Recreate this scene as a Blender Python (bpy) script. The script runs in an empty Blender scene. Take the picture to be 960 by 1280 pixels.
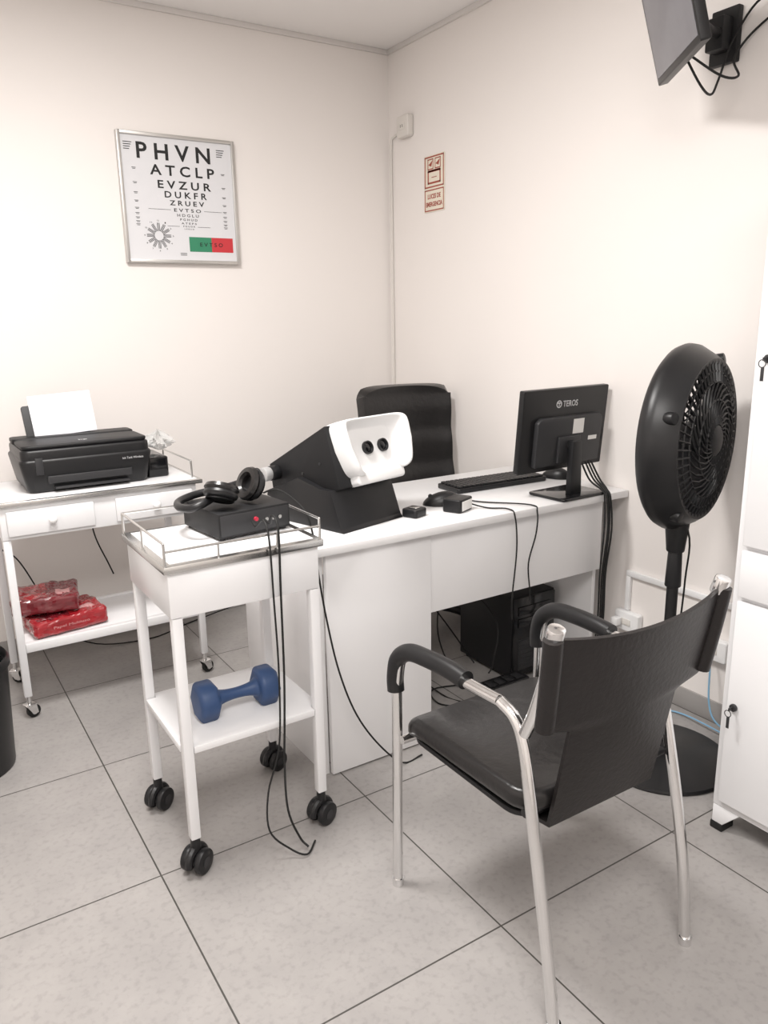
import bpy, bmesh, math, random
from mathutils import Vector, Matrix, noise
random.seed(4)
SC=bpy.context.scene
COL=SC.collection
SC.view_settings.view_transform='Standard'
# ---------------------------------------------------------------- materials
def mat(name,rgb,rough=.5,metal=0,var=0.0,vs=8,bump=0,bs=40,alpha=1,coat=0,trans=0,ior=None,spec=None):
    m=bpy.data.materials.new(name);m.use_nodes=True
    nt=m.node_tree;p=nt.nodes['Principled BSDF']
    p.inputs['Base Color'].default_value=(*rgb,1);p.inputs['Roughness'].default_value=rough;p.inputs['Metallic'].default_value=metal
    if coat: p.inputs['Coat Weight'].default_value=coat;p.inputs['Coat Roughness'].default_value=.15
    if trans: p.inputs['Transmission Weight'].default_value=trans
    if ior: p.inputs['IOR'].default_value=ior
    if spec is not None: p.inputs['Specular IOR Level'].default_value=spec
    if alpha<1: p.inputs['Alpha'].default_value=alpha
    tc=nt.nodes.new('ShaderNodeTexCoord')
    n=nt.nodes.new('ShaderNodeTexNoise');n.inputs['Scale'].default_value=vs;n.inputs['Detail'].default_value=4
    nt.links.new(tc.outputs['Object'],n.inputs['Vector'])
    r=nt.nodes.new('ShaderNodeMixRGB')
    d=[max(0,c*(1-var)) for c in rgb];l=[min(1,c*(1+var)) for c in rgb]
    r.inputs[1].default_value=(*d,1);r.inputs[2].default_value=(*l,1)
    nt.links.new(n.outputs['Fac'],r.inputs[0]);nt.links.new(r.outputs[0],p.inputs['Base Color'])
    if bump:
        n2=nt.nodes.new('ShaderNodeTexNoise');n2.inputs['Scale'].default_value=bs;n2.inputs['Detail'].default_value=3
        nt.links.new(tc.outputs['Object'],n2.inputs['Vector'])
        b=nt.nodes.new('ShaderNodeBump');b.inputs['Strength'].default_value=bump;b.inputs['Distance'].default_value=.004
        nt.links.new(n2.outputs['Fac'],b.inputs['Height']);nt.links.new(b.outputs[0],p.inputs['Normal'])
    return m
WALL=mat('wall_paint',(.84,.80,.772),.75,var=.012,vs=1.5,bump=.12,bs=25)
CEIL=mat('ceiling_paint',(.88,.86,.845),.8,var=.01,vs=2)
TRIM=mat('trim_paint',(.72,.69,.67),.6,var=.01)
BASET=mat('baseboard_tile',(.33,.315,.305),.45,var=.06,vs=10)
WHITE=mat('white_laminate',(.78,.775,.78),.3,var=.01,vs=5)
WMET=mat('white_enamel',(.77,.77,.78),.28,var=.01,vs=5)
WPLAS=mat('white_plastic',(.83,.83,.83),.35,var=.01)
CREAM=mat('cream_plastic',(.72,.69,.65),.4,var=.01)
BLK=mat('black_plastic',(.010,.010,.011),.38,var=.1,vs=20,spec=.4)
BLKM=mat('black_matte',(.010,.010,.011),.5,var=.1,vs=20,bump=.05,bs=200,spec=.35)
BLKG=mat('black_gloss',(.006,.006,.007),.12,var=.1)
GREY=mat('dark_grey_plastic',(.028,.028,.030),.45,var=.08,spec=.4)
LEATH=mat('black_leather',(.012,.011,.011),.28,var=.15,vs=30,bump=.30,bs=45,spec=.45)
LEATH2=mat('dark_brown_leather',(.014,.012,.012),.38,var=.12,vs=20,bump=.2,bs=90,spec=.32)
CHROME=mat('chrome',(.80,.80,.80),.13,1,var=.03)
SILV=mat('silver_plastic',(.48,.48,.48),.3,.3,var=.04)
STEEL=mat('stainless_steel',(.62,.62,.61),.24,1,var=.08,vs=12)
ALU=mat('aluminium_frame',(.60,.59,.57),.38,.9,var=.04)
RUB=mat('black_rubber',(.013,.013,.013),.6,var=.1,spec=.3)
BLUE=mat('blue_vinyl',(.025,.060,.155),.5,var=.08,bump=.06,bs=150)
BLUC=mat('light_blue_cable',(.22,.42,.60),.45,var=.05)
RED=mat('red_print',(.30,.012,.018),.22,var=.4,vs=26,coat=.8)
REDD=mat('dark_red_print',(.15,.010,.016),.22,var=.5,vs=26,coat=.8)
PINK=mat('pale_red_print',(.55,.28,.28),.35,var=.3,vs=40)
PAPER=mat('white_paper',(.86,.87,.92),.8,var=.005)
CHART=mat('chart_paper',(.69,.69,.71),.6,var=.005)
INK=mat('black_ink',(.012,.012,.012),.7,var=.05)
CHGREEN=mat('green_print',(.03,.22,.115),.5,var=.03)
CHRED=mat('red_chart_print',(.55,.035,.045),.5,var=.03)
SIGNC=mat('sign_cream',(.80,.735,.62),.5,var=.02)
SIGNR=mat('sign_red',(.36,.075,.05),.5,var=.03)
LABW=mat('white_label',(.74,.73,.71),.5,var=.03,vs=30)
SCREEN=mat('switched_off_screen',(.02,.02,.022),.14,var=.1,vs=3)
TVS=mat('television_screen',(.17,.17,.19),.16,var=.35,vs=6,spec=.8)  # base colour lifted to uneven grey, standing in for the room's reflection
LOGO=mat('light_grey_lettering',(.55,.55,.56),.5,var=.02)
KNOBR=mat('red_knob',(.5,.03,.06),.35,var=.05)
PLAS=mat('clear_crumpled_plastic',(.75,.75,.74),.15,var=.02,alpha=.5)
def floor_mat():
    m=bpy.data.materials.new('porcelain_floor_tiles');m.use_nodes=True
    nt=m.node_tree;p=nt.nodes['Principled BSDF'];L=nt.links.new
    tc=nt.nodes.new('ShaderNodeTexCoord')
    mp=nt.nodes.new('ShaderNodeMapping');mp.inputs['Location'].default_value=(-.419+.613*5,-1.765+.613*6,0)
    L(tc.outputs['Object'],mp.inputs['Vector'])
    br=nt.nodes.new('ShaderNodeTexBrick');br.offset=0;br.squash=1
    br.inputs['Scale'].default_value=1;br.inputs['Brick Width'].default_value=.613;br.inputs['Row Height'].default_value=.613
    br.inputs['Mortar Size'].default_value=.0022;br.inputs['Mortar Smooth'].default_value=.1;br.inputs['Bias'].default_value=0
    br.inputs['Color1'].default_value=(.320,.304,.296,1);br.inputs['Color2'].default_value=(.340,.323,.314,1);br.inputs['Mortar'].default_value=(.06,.055,.05,1)
    L(mp.outputs[0],br.inputs['Vector'])
    n=nt.nodes.new('ShaderNodeTexNoise');n.inputs['Scale'].default_value=5;n.inputs['Detail'].default_value=8;n.inputs['Roughness'].default_value=.65
    L(tc.outputs['Object'],n.inputs['Vector'])
    cr=nt.nodes.new('ShaderNodeValToRGB');cr.color_ramp.elements[0].position=.3;cr.color_ramp.elements[0].color=(.88,.88,.88,1)
    cr.color_ramp.elements[1].position=.7;cr.color_ramp.elements[1].color=(1.06,1.06,1.05,1)
    L(n.outputs['Fac'],cr.inputs[0])
    n3=nt.nodes.new('ShaderNodeTexNoise');n3.inputs['Scale'].default_value=60;n3.inputs['Detail'].default_value=3
    L(tc.outputs['Object'],n3.inputs['Vector'])
    cr3=nt.nodes.new('ShaderNodeValToRGB');cr3.color_ramp.elements[0].position=.3;cr3.color_ramp.elements[0].color=(.87,.87,.87,1);cr3.color_ramp.elements[1].position=.5;cr3.color_ramp.elements[1].color=(1,1,1,1)
    L(n3.outputs['Fac'],cr3.inputs[0])
    mx=nt.nodes.new('ShaderNodeMixRGB');mx.blend_type='MULTIPLY';mx.inputs[0].default_value=1
    L(br.outputs['Color'],mx.inputs[1]);L(cr.outputs[0],mx.inputs[2])
    mx2=nt.nodes.new('ShaderNodeMixRGB');mx2.blend_type='MULTIPLY';mx2.inputs[0].default_value=1
    L(mx.outputs[0],mx2.inputs[1]);L(cr3.outputs[0],mx2.inputs[2])
    L(mx2.outputs[0],p.inputs['Base Color']);p.inputs['Roughness'].default_value=.42
    bp=nt.nodes.new('ShaderNodeBump');bp.inputs['Strength'].default_value=.3;bp.inputs['Distance'].default_value=.003;bp.invert=True
    L(br.outputs['Fac'],bp.inputs['Height']);L(bp.outputs[0],p.inputs['Normal'])
    return m
FLOOR=floor_mat()
# ---------------------------------------------------------------- mesh builder
def catmull(P,n=6):
    P=[Vector(p) for p in P]
    if len(P)<3: return P
    Q=[P[0]*2-P[1]]+P+[P[-1]*2-P[-2]];out=[]
    for i in range(1,len(Q)-2):
        for k in range(n):
            t=k/n
            out.append(.5*((2*Q[i])+(-Q[i-1]+Q[i+1])*t+(2*Q[i-1]-5*Q[i]+4*Q[i+1]-Q[i+2])*t*t+(-Q[i-1]+3*Q[i]-3*Q[i+1]+Q[i+2])*t**3))
    out.append(P[-1]);return out
class B:
    def __init__(s): s.bm=bmesh.new();s.mi=0
    def merge(s,t,M=None):
        for f in t.faces:f.material_index=s.mi
        if M is not None: t.transform(M)
        me=bpy.data.meshes.new('t');t.to_mesh(me);t.free();s.bm.from_mesh(me);bpy.data.meshes.remove(me);return s
    def box(s,x0,x1,y0,y1,z0,z1,bev=.002,M=None):
        t=bmesh.new();bmesh.ops.create_cube(t,size=1)
        t.transform(Matrix.Translation(((x0+x1)/2,(y0+y1)/2,(z0+z1)/2))@Matrix.Diagonal((abs(x1-x0),abs(y1-y0),abs(z1-z0),1)))
        if bev: bmesh.ops.bevel(t,geom=t.edges[:],offset=bev,segments=2,affect='EDGES',profile=.5,clamp_overlap=True)
        return s.merge(t,M)
    def slab(s,x0,x1,y0,y1,z0,z1,rc=.02,be=.005,M=None,seg=3):
        t=bmesh.new();vs=[]
        for cx,cy,a0 in ((x1-rc,y1-rc,0),(x0+rc,y1-rc,90),(x0+rc,y0+rc,180),(x1-rc,y0+rc,270)):
            for k in range(7):
                a=math.radians(a0+15*k);vs.append(t.verts.new((cx+rc*math.cos(a),cy+rc*math.sin(a),z0)))
        f=t.faces.new(vs);r=bmesh.ops.extrude_face_region(t,geom=[f])
        bmesh.ops.translate(t,verts=[v for v in r['geom'] if isinstance(v,bmesh.types.BMVert)],vec=(0,0,z1-z0))
        bmesh.ops.recalc_face_normals(t,faces=t.faces[:])
        if be:
            ed=[e for e in t.edges if abs(e.verts[0].co.z-e.verts[1].co.z)<1e-6]
            bmesh.ops.bevel(t,geom=ed,offset=be,segments=seg,affect='EDGES',profile=.5,clamp_overlap=True)
        return s.merge(t,M)
    def prism(s,poly,axis,a,b,bev=.002,M=None):
        t=bmesh.new()
        def mk(p,w): return {'x':(w,p[0],p[1]),'y':(p[0],w,p[1]),'z':(p[0],p[1],w)}[axis]
        v0=[t.verts.new(mk(p,a)) for p in poly];v1=[t.verts.new(mk(p,b)) for p in poly]
        t.faces.new(v0);t.faces.new(v1[::-1]);n=len(poly)
        for i in range(n): t.faces.new((v0[i],v0[(i+1)%n],v1[(i+1)%n],v1[i]))
        bmesh.ops.recalc_face_normals(t,faces=t.faces[:])
        if bev: bmesh.ops.bevel(t,geom=t.edges[:],offset=bev,segments=2,affect='EDGES',profile=.5,clamp_overlap=True)
        return s.merge(t,M)
    def cyl(s,p,q,r,r2=None,seg=20,bev=0,M=None,bseg=2):
        p=Vector(p);q=Vector(q);d=q-p;t=bmesh.new()
        bmesh.ops.create_cone(t,cap_ends=True,segments=seg,radius1=r,radius2=r if r2 is None else r2,depth=d.length)
        if bev:
            ed=[e for e in t.edges if abs(e.verts[0].co.z-e.verts[1].co.z)<1e-6]
            bmesh.ops.bevel(t,geom=ed,offset=bev,segments=bseg,affect='EDGES',profile=.5,clamp_overlap=True)
        T=Matrix.Translation((p+q)/2)@d.to_track_quat('Z','Y').to_matrix().to_4x4()
        t.transform(T);return s.merge(t,M)
    def ball(s,c,r,seg=20,M=None):
        t=bmesh.new();bmesh.ops.create_uvsphere(t,u_segments=seg,v_segments=seg//2,radius=1)
        if not hasattr(r,'__len__'): r=(r,r,r)
        t.transform(Matrix.Translation(c)@Matrix.Diagonal((*r,1)));return s.merge(t,M)
    def tube(s,pts,r,seg=10,smooth=6,closed=False,M=None,flat=1.0):
        P=catmull(pts,smooth) if smooth else [Vector(p) for p in pts]
        t=bmesh.new();rings=[];n=len(P);up=None
        for i,p in enumerate(P):
            if closed: d=(P[(i+1)%n]-P[i-1])
            else: d=(P[min(i+1,n-1)]-P[max(i-1,0)])
            d.normalize()
            if up is None:
                up=Vector((0,0,1)) if abs(d.z)<.9 else Vector((0,1,0))
            a=d.cross(up)
            if a.length<1e-5: a=d.orthogonal()
            a.normalize();up=a.cross(d).normalized()
            rr=r(i/(n-1)) if callable(r) else r
            rings.append([t.verts.new(p+a*math.cos(k*2*math.pi/seg)*rr+up*math.sin(k*2*math.pi/seg)*rr*flat) for k in range(seg)])
        for i in range(n if closed else n-1):
            A=rings[i];C=rings[(i+1)%n]
            for k in range(seg): t.faces.new((A[k],A[(k+1)%seg],C[(k+1)%seg],C[k]))
        if not closed: t.faces.new(rings[0][::-1]);t.faces.new(rings[-1])
        bmesh.ops.recalc_face_normals(t,faces=t.faces[:]);return s.merge(t,M)
    def lathe(s,prof,M=None,seg=32,closed=False,sx=1,sy=1):
        t=bmesh.new();R=[]
        for r,z in prof:
            if r<1e-6: R.append([t.verts.new((0,0,z))])
            else: R.append([t.verts.new((r*sx*math.cos(k*2*math.pi/seg),r*sy*math.sin(k*2*math.pi/seg),z)) for k in range(seg)])
        m=len(prof)
        for i in range(m if closed else m-1):
            A=R[i];C=R[(i+1)%m]
            for k in range(seg):
                k2=(k+1)%seg
                if len(A)==1 and len(C)==1: continue
                if len(A)==1: t.faces.new((A[0],C[k],C[k2]))
                elif len(C)==1: t.faces.new((A[k],A[k2],C[0]))
                else: t.faces.new((A[k],A[k2],C[k2],C[k]))
        bmesh.ops.recalc_face_normals(t,faces=t.faces[:]);return s.merge(t,M)
    def grid(s,fn,nu,nv,thick=0,M=None):
        t=bmesh.new();V=[[t.verts.new(fn(i/nu,j/nv)) for j in range(nv+1)] for i in range(nu+1)]
        for i in range(nu):
            for j in range(nv): t.faces.new((V[i][j],V[i+1][j],V[i+1][j+1],V[i][j+1]))
        if thick:
            bmesh.ops.recalc_face_normals(t,faces=t.faces[:])
            bmesh.ops.solidify(t,geom=t.faces[:],thickness=thick)
            bmesh.ops.recalc_face_normals(t,faces=t.faces[:])
        return s.merge(t,M)
    def text(s,txt,cx,cy,w,h,M,bold=0,depth=.0006):
        cu=bpy.data.curves.new('t','FONT');cu.body=txt;cu.size=1;cu.offset=bold;cu.extrude=0.001;cu.resolution_u=3
        ob=bpy.data.objects.new('t',cu);COL.objects.link(ob)
        dg=bpy.context.evaluated_depsgraph_get();dg.update()
        me=bpy.data.meshes.new_from_object(ob.evaluated_get(dg));bpy.data.objects.remove(ob);bpy.data.curves.remove(cu)
        xs=[v.co.x for v in me.vertices];ys=[v.co.y for v in me.vertices]
        if xs:
            t=bmesh.new();t.from_mesh(me)
            x0,x1,y0,y1=min(xs),max(xs),min(ys),max(ys)
            t.transform(Matrix.Translation((cx,cy,depth/2))@Matrix.Diagonal((w/(x1-x0),h/(y1-y0),depth/.002,1))@Matrix.Translation((-(x0+x1)/2,-(y0+y1)/2,0)))
            s.merge(t,M)
        bpy.data.meshes.remove(me);return s
def part(parent,name,b,mats,label=None,M=None,angle=38,flat=False):
    if not isinstance(mats,(list,tuple)): mats=[mats]
    if M is not None: b.bm.transform(M)
    vs=b.bm.verts
    mn=[min(v.co[i] for v in vs) for i in range(3)];mx=[max(v.co[i] for v in vs) for i in range(3)]
    if parent is None: c=Vector(((mn[0]+mx[0])/2,(mn[1]+mx[1])/2,mn[2]))
    else: c=Vector([(mn[i]+mx[i])/2 for i in range(3)])
    b.bm.transform(Matrix.Translation(-c))
    me=bpy.data.meshes.new(name);b.bm.to_mesh(me);b.bm.free()
    for m in mats: me.materials.append(m)
    if not flat:
        for p in me.polygons:p.use_smooth=True
        me.set_sharp_from_angle(angle=math.radians(angle))
    ob=bpy.data.objects.new(name,me);COL.objects.link(ob)
    if parent is not None:
        ob.parent=parent;ob.location=c-wloc(parent)
    else: ob.location=c
    if label: ob['label']=label
    return ob
def wloc(o):
    l=Vector(o.location)
    while o.parent: o=o.parent;l+=Vector(o.location)
    return l
def thing(name,label,cat,loc,group=None):
    e=bpy.data.objects.new(name,None);e.empty_display_size=.05;e.location=loc;COL.objects.link(e)
    e['label']=label;e['category']=cat
    if group:e['group']=group
    return e
def solo(name,b,mats,label,cat,M=None,group=None,**k):
    o=part(None,name,b,mats,label,M,**k);o['category']=cat
    if group:o['group']=group
    return o
def struct(name,b,m):
    o=part(None,name,b,m);o['kind']='structure';return o
def frame(o,x,y,z):
    M=Matrix.Identity(4)
    for i,a in enumerate((x,y,z)):
        for k in range(3): M[k][i]=a[k]
    for k in range(3): M[k][3]=o[k]
    return M
def rotz(o,deg): return Matrix.Translation(o)@Matrix.Rotation(math.radians(deg),4,'Z')
def cab(pts,lab,r=.003,m=RUB): return solo('cable',B().tube(pts,r,seg=8),m,lab,'cable')
# ---------------------------------------------------------------- room
XE,YN,H=2.27,3.48,2.63
XW,YS=-1.3,-1.5
struct('floor',B().box(XW-.1,XE+.1,YS-.1,YN+.1,-.1,0,0),FLOOR)
f=bpy.data.objects['floor']
# keep the tile grid in world space
me=f.data;me.transform(Matrix.Translation(f.location));f.location=(0,0,0)
struct('ceiling',B().box(XW-.1,XE+.1,YS-.1,YN+.1,H,H+.1,0),CEIL)
struct('wall_north',B().box(XW-.1,XE+.1,YN,YN+.1,0,H,0),WALL)
struct('wall_east',B().box(XE,XE+.1,YS-.1,YN,0,H,0),WALL)
struct('wall_west',B().box(XW-.1,XW,YS-.1,YN,0,H,0),WALL)
struct('wall_south',B().box(XW,XE,YS-.1,YS,0,H,0),WALL)
struct('baseboard_north',B().box(XW,XE,YN-.009,YN,0,.075,.001),BASET)
struct('baseboard_east',B().box(XE-.009,XE,YS,YN-.01,0,.075,.001),BASET)
struct('trim_1',B().box(XW,XE,YN-.012,YN,H-.022,H,.002),TRIM)
struct('trim_2',B().box(XE-.012,XE,YS,YN-.013,H-.022,H,.002),TRIM)
# ---------------------------------------------------------------- eye chart
e=thing('eye_chart','silver-framed white eye test chart hung on the wall','eye chart',(1.19,YN,1.63))
x0,x1,z0,z1=.935,1.44,1.63,2.145
b=B();w=.014
b.box(x0,x0+w,YN-.028,YN-.001,z0,z1).box(x1-w,x1,YN-.028,YN-.001,z0,z1).box(x0+w,x1-w,YN-.028,YN-.001,z0,z0+w).box(x0+w,x1-w,YN-.028,YN-.001,z1-w,z1)
part(e,'frame',b,ALU)
part(e,'chart_sheet',B().box(x0+w,x1-w,YN-.018,YN-.002,z0+w,z1-w,0),CHART)
M=frame((x0+w,YN-.018,z1-w),(1,0,0),(0,0,1),(0,-1,0));CW,CH=x1-x0-2*w,z1-z0-2*w
rows=[('P H V N',.135,.80,.115,.064,.02),('A T C L P',.24,.83,.26,.042,.02),('E V Z U R',.30,.79,.375,.032,.02),('D U K F R',.355,.745,.455,.026,.02),('Z R U E V',.395,.715,.522,.020,.02),('E V T S O',.43,.68,.58,.014,.015),('H D G L U',.455,.655,.622,.0115,.01),('P G H U D',.48,.64,.657,.0095,.01),('A T E P S',.49,.63,.688,.008,.01),('F G U D R',.505,.615,.713,.0065,.01),('L E R U D',.515,.605,.735,.005,.01)]
b=B()
for t,a,c,y,hh,bo in rows: b.text(t,(a+c)/2*CW,-y*CH,(c-a)*CW,hh,M,bo)
for a,c,y in ((.20,.40,.58),(.71,.88,.58),(.36,.47,.715),(.64,.76,.715)): b.box(a*CW,c*CW,-y*CH-.0007,-y*CH+.0007,0,.0006,0,M)
for i,y in enumerate((.26,.375,.455,.522,.58,.622,.657,.688,.713)):
    for xx in (.10,.91):
        b.box((xx-.018)*CW,(xx+.018)*CW,-y*CH+.001,-y*CH+.003,0,.0006,0,M);b.box((xx-.012)*CW,(xx+.014)*CW,-y*CH-.0035,-y*CH-.0015,0,.0006,0,M)
for xx in (.065,.90):
    for k in range(4): b.box((xx-.04)*CW,(xx+.035-.008*k)*CW,-(.062+.018*k)*CH,-(.062+.018*k)*CH+.003,0,.0006,0,M)
cx,cy=.275*CW,-.80*CH
for k in range(12):
    a=math.radians(30*k)
    for dd in (-.0044,0,.0044):
        pa=Vector((cx+math.cos(a)*.019-math.sin(a)*dd,cy+math.sin(a)*.019+math.cos(a)*dd,.0004));pb=Vector((cx+math.cos(a)*.052-math.sin(a)*dd,cy+math.sin(a)*.052+math.cos(a)*dd,.0004))
        b.cyl(pa,pb,.0011,seg=5,M=M)
    b.text(str([3,2,1,12,11,10,9,8,7,6,5,4][k]),cx+math.cos(a)*.061,cy+math.sin(a)*.061,.005 if k not in(3,4,5) else .008,.006,M,0)
for k in range(2): b.box(.46*CW,.52*CW,-(.945+.014*k)*CH,-(.945+.014*k)*CH+.0025,0,.0006,0,M)
part(e,'chart_lettering',b,INK,flat=True)
b=B();b.box(.55*CW,.762*CW,-.925*CH,-.80*CH,0,.0008,0,M);b.mi=1;b.box(.762*CW,.97*CW,-.925*CH,-.80*CH,0,.0008,0,M)
b.mi=2;b.text('E V T S O',.76*CW,-.862*CH,.22*CW,.016,M@Matrix.Translation((0,0,.0008)),.01)
part(e,'color_test_panel',b,[CHGREEN,CHRED,INK],flat=True)
# ---------------------------------------------------------------- sign and wall outlet
e=thing('emergency_light_sign','cream and red emergency light sign fixed to the wall','wall sign',(XE,3.10,1.86))
M=frame((XE-.003,3.10,1.86),(0,-1,0),(0,0,1),(-1,0,0))
part(e,'sign_plate',B().box(-.078,.078,0,.245,-.002,.001,.0005,M),SIGNC)
b=B();T=M@Matrix.Translation((0,0,.001))
def fr(x0,x1,y0,y1,w): b.box(x0,x1,y0,y0+w,0,.0006,0,T).box(x0,x1,y1-w,y1,0,.0006,0,T).box(x0,x0+w,y0,y1,0,.0006,0,T).box(x1-w,x1,y0,y1,0,.0006,0,T)
fr(-.074,.074,.106,.241,.006);fr(-.050,.050,.122,.180,.008)
b.box(-.048,.048,.174,.182,0,.0006,0,T);b.box(-.02,.02,.148,.151,0,.0006,0,T)
for s in (-1,1):
    b.prism([(s*.028-.016,.205),(s*.028+.016,.222),(s*.028+.006,.196)],'z',0,.0006,0,T);fr(s*.028-.022,s*.028+.022,.184,.230,.0045)
fr(-.074,.074,.004,.098,.005)
b.text('LUCES DE',0,.068,.100,.021,T,.03);b.text('EMERGENCIA',0,.034,.126,.021,T,.03)
part(e,'sign_print',b,SIGNR,flat=True)
e=thing('wall_junction_box','cream outlet box with thin white conduit down the corner','outlet',(XE,3.34,2.2))
OY=3.315
part(e,'outlet_body',B().slab(-.048,.048,-.048,.048,0,.034,.012,.006,frame((XE-.001,OY,2.262),(0,-1,0),(0,0,1),(-1,0,0))),CREAM)
M=frame((XE-.035,OY,2.262),(0,-1,0),(0,0,1),(-1,0,0));b=B()
b.box(-.022,.022,-.014,.014,0,.003,.001,M);b.mi=1
for s in(-1,1): b.box(s*.008-.0015,s*.008+.0015,-.006,.006,.003,.0036,0,M)
part(e,'outlet_socket',b,[CREAM,INK])
b=B();b.tube([(XE-.007,3.453,.08),(XE-.007,3.453,1.2),(XE-.007,3.453,2.0),(XE-.007,3.450,2.21),(XE-.007,3.43,2.235),(XE-.010,3.36,2.25)],.0055,seg=8)
part(e,'conduit',b,CREAM)
# ---------------------------------------------------------------- casters
def caster(parent,x,y,ztop,r,style,yaw):
    M=rotz((x,y,0),yaw);b=B()
    if style=='twin':
        b.cyl((0,-.012,r),(0,-.030,r),r,seg=24,bev=.004,M=M).cyl((0,.012,r),(0,.030,r),r,seg=24,bev=.004,M=M)
        b.cyl((0,-.012,r),(0,.012,r),r*.55,M=M)
        b.tube([(r*1.05*math.cos(a),0,r+r*1.05*math.sin(a)) for a in [math.radians(q) for q in range(-10,200,15)]],.010,seg=8,smooth=0,M=M,flat=1)
        b.cyl((0,0,r*1.6),(0,0,ztop),.014,.012,M=M);b.mi=1;b.cyl((0,-.0305,r),(0,-.032,r),r*.4,M=M)
        return part(parent,'caster',b,[BLK,GREY])
    b.cyl((.012,-.010,r),(.012,.010,r),r,seg=24,bev=.004,M=M);b.mi=1
    b.cyl((.012,-.012,r),(.012,.012,r),r*.5,M=M)
    for s in(-1,1): b.prism([(.002,r-.006),(.022,r-.006),(.018,r*2.1),(-.016,r*2.1)],'y',s*.016-.0015,s*.016+.0015,0,M)
    b.box(-.018,.020,-.018,.018,r*2.1,r*2.1+.004,.001,M);b.cyl((0,0,r*2.1),(0,0,ztop),.008,M=M)
    return part(parent,'caster',b,[RUB,CHROME])
# ---------------------------------------------------------------- printer cart
X0,X1,Y0,Y1=.262,.948,2.835,3.215
e=thing('printer_cart','white metal rolling cart with two drawers against the wall','cart',(.6,3.03,0))
b=B();b.box(X0-.012,X1+.022,Y0-.012,Y1+.03,.785,.801,.002);b.mi=1;b.box(X0+.004,X1+.006,Y0+.006,Y1+.014,.8005,.8025,.0005);part(e,'top',b,[STEEL,WMET])  # white inset colours in the pale wall's reflection on the steel top
b=B();b.box(X0,X1,Y0+.004,Y1,.668,.784,.002);part(e,'body',b,WMET)
for xa,xb in((X0+.02,X0+.305),(X1-.305,X1-.02)):
    d=part(e,'drawer',B().box(xa,xb,Y0-.010,Y0+.003,.682,.768,.003),WMET)
    xm=(xa+xb)/2;k=B();k.cyl((xm,Y0-.010,.728),(xm,Y0-.022,.728),.006);k.ball((xm,Y0-.028,.728),(.015,.010,.015));part(d,'knob',k,WPLAS)
for x in(X0+.014,X1-.014):
    for y in(Y0+.018,Y1-.018):
        part(e,'leg',B().box(x-.013,x+.013,y-.013,y+.013,.085,.667,.003),WMET)
        caster(e,x,y,.086,.024,'chrome',random.choice((20,-30,60)))
b=B();b.box(X0+.027,X1-.027,Y0+.03,Y1-.03,.272,.280,.001).box(X0+.027,X1-.027,Y0+.004,Y0+.03,.252,.284,.002).box(X0+.027,X1-.027,Y1-.03,Y1-.004,.252,.284,.002)
part(e,'shelf',b,WMET)
for x in(X0+.002,X1-.004):
    b=B();b.tube([(x,Y0+.03,.803),(x,Y0+.03,.862),(x,Y0+.06,.868),(x,Y1-.03,.868),(x,Y1,.862),(x,Y1,.803)],.0035,seg=8,smooth=3)
    part(e,'guard_rail',b,STEEL)
# printer
PX=.018
P=thing('printer','black inkjet printer with paper loaded on the white cart','printer',(.6+PX,3.07,.8035))
b=B();b.slab(.335,.795,2.90,3.215,.8035,.925,.03,.012);b.slab(.342,.788,2.905,3.21,.905,.958,.03,.010)
for v in b.bm.verts:
    k=max(0,min(1,(.90-v.co.z)/.0965));v.co.x=.565+(v.co.x-.565)*(1-.09*k);v.co.y=3.215+(v.co.y-3.215)*(1-.05*k);v.co.x+=PX
part(P,'body',b,BLK)
b=B();b.slab(.348+PX,.782+PX,2.912,3.10,.9585,.972,.025,.005);b.slab(.345+PX,.785+PX,3.105,3.20,.9585,.975,.02,.005);part(P,'scanner_lid',b,BLKM)
b=B();b.slab(.42+PX,.715+PX,2.900,2.935,.835,.862,.006,.002);b.box(.44+PX,.70+PX,2.890,2.95,.815,.823,.002);part(P,'output_tray',b,GREY)
b=B();b.box(.385+PX,.41+PX,2.899,2.905,.870,.930,.001);part(P,'control_panel',b,GREY)
b=B();b.text('Ink Tank Wireless',0,0,.075,.008,frame((.72+PX,2.8985,.900),(1,0,0),(0,0,1),(0,-1,0)),0);part(P,'printed_lettering',b,LOGO,flat=True)
b=B();b.text('hp',0,0,.03,.024,frame((.565+PX,2.97,.9725),(1,0,0),(0,1,0),(0,0,1)),.02);part(P,'logo',b,LOGO,flat=True)
b=B();b.slab(.785+PX,.868+PX,2.955,3.17,.8035,.880,.012,.006);part(P,'ink_tank',b,BLKG)
Mx=Matrix.Translation((.555,3.165,.965))@Matrix.Rotation(math.radians(-14),4,'X')@Matrix.Rotation(math.radians(-3),4,'Y')
b=B();b.slab(-.132,.100,0,.130,-.003,.003,.01,.001,Mx@Matrix.Rotation(math.pi/2,4,'X'));part(P,'paper_support',b,GREY)
b=B();b.box(-.105,.122,-.016,-.008,.005,.162,.0005,Mx);part(P,'paper_sheets',b,PAPER)
# crumpled plastic wrapper behind printer tank
b=B()
def crump(u,v):
    a=u*2*math.pi;r=.06*math.sin(math.pi*min(.98,.02+v))*(1+.35*math.sin(5*a+9*v)+.25*math.sin(11*a-14*v))
    return (.895+r*math.cos(a)*.7,3.10+r*math.sin(a),.884+.075*v*(1+.15*math.sin(7*a)))
b.grid(crump,40,14);solo('plastic_wrapper',b,PLAS,'crumpled clear plastic wrapper lying on the printer ink tank','wrapper',flat=True)
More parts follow.
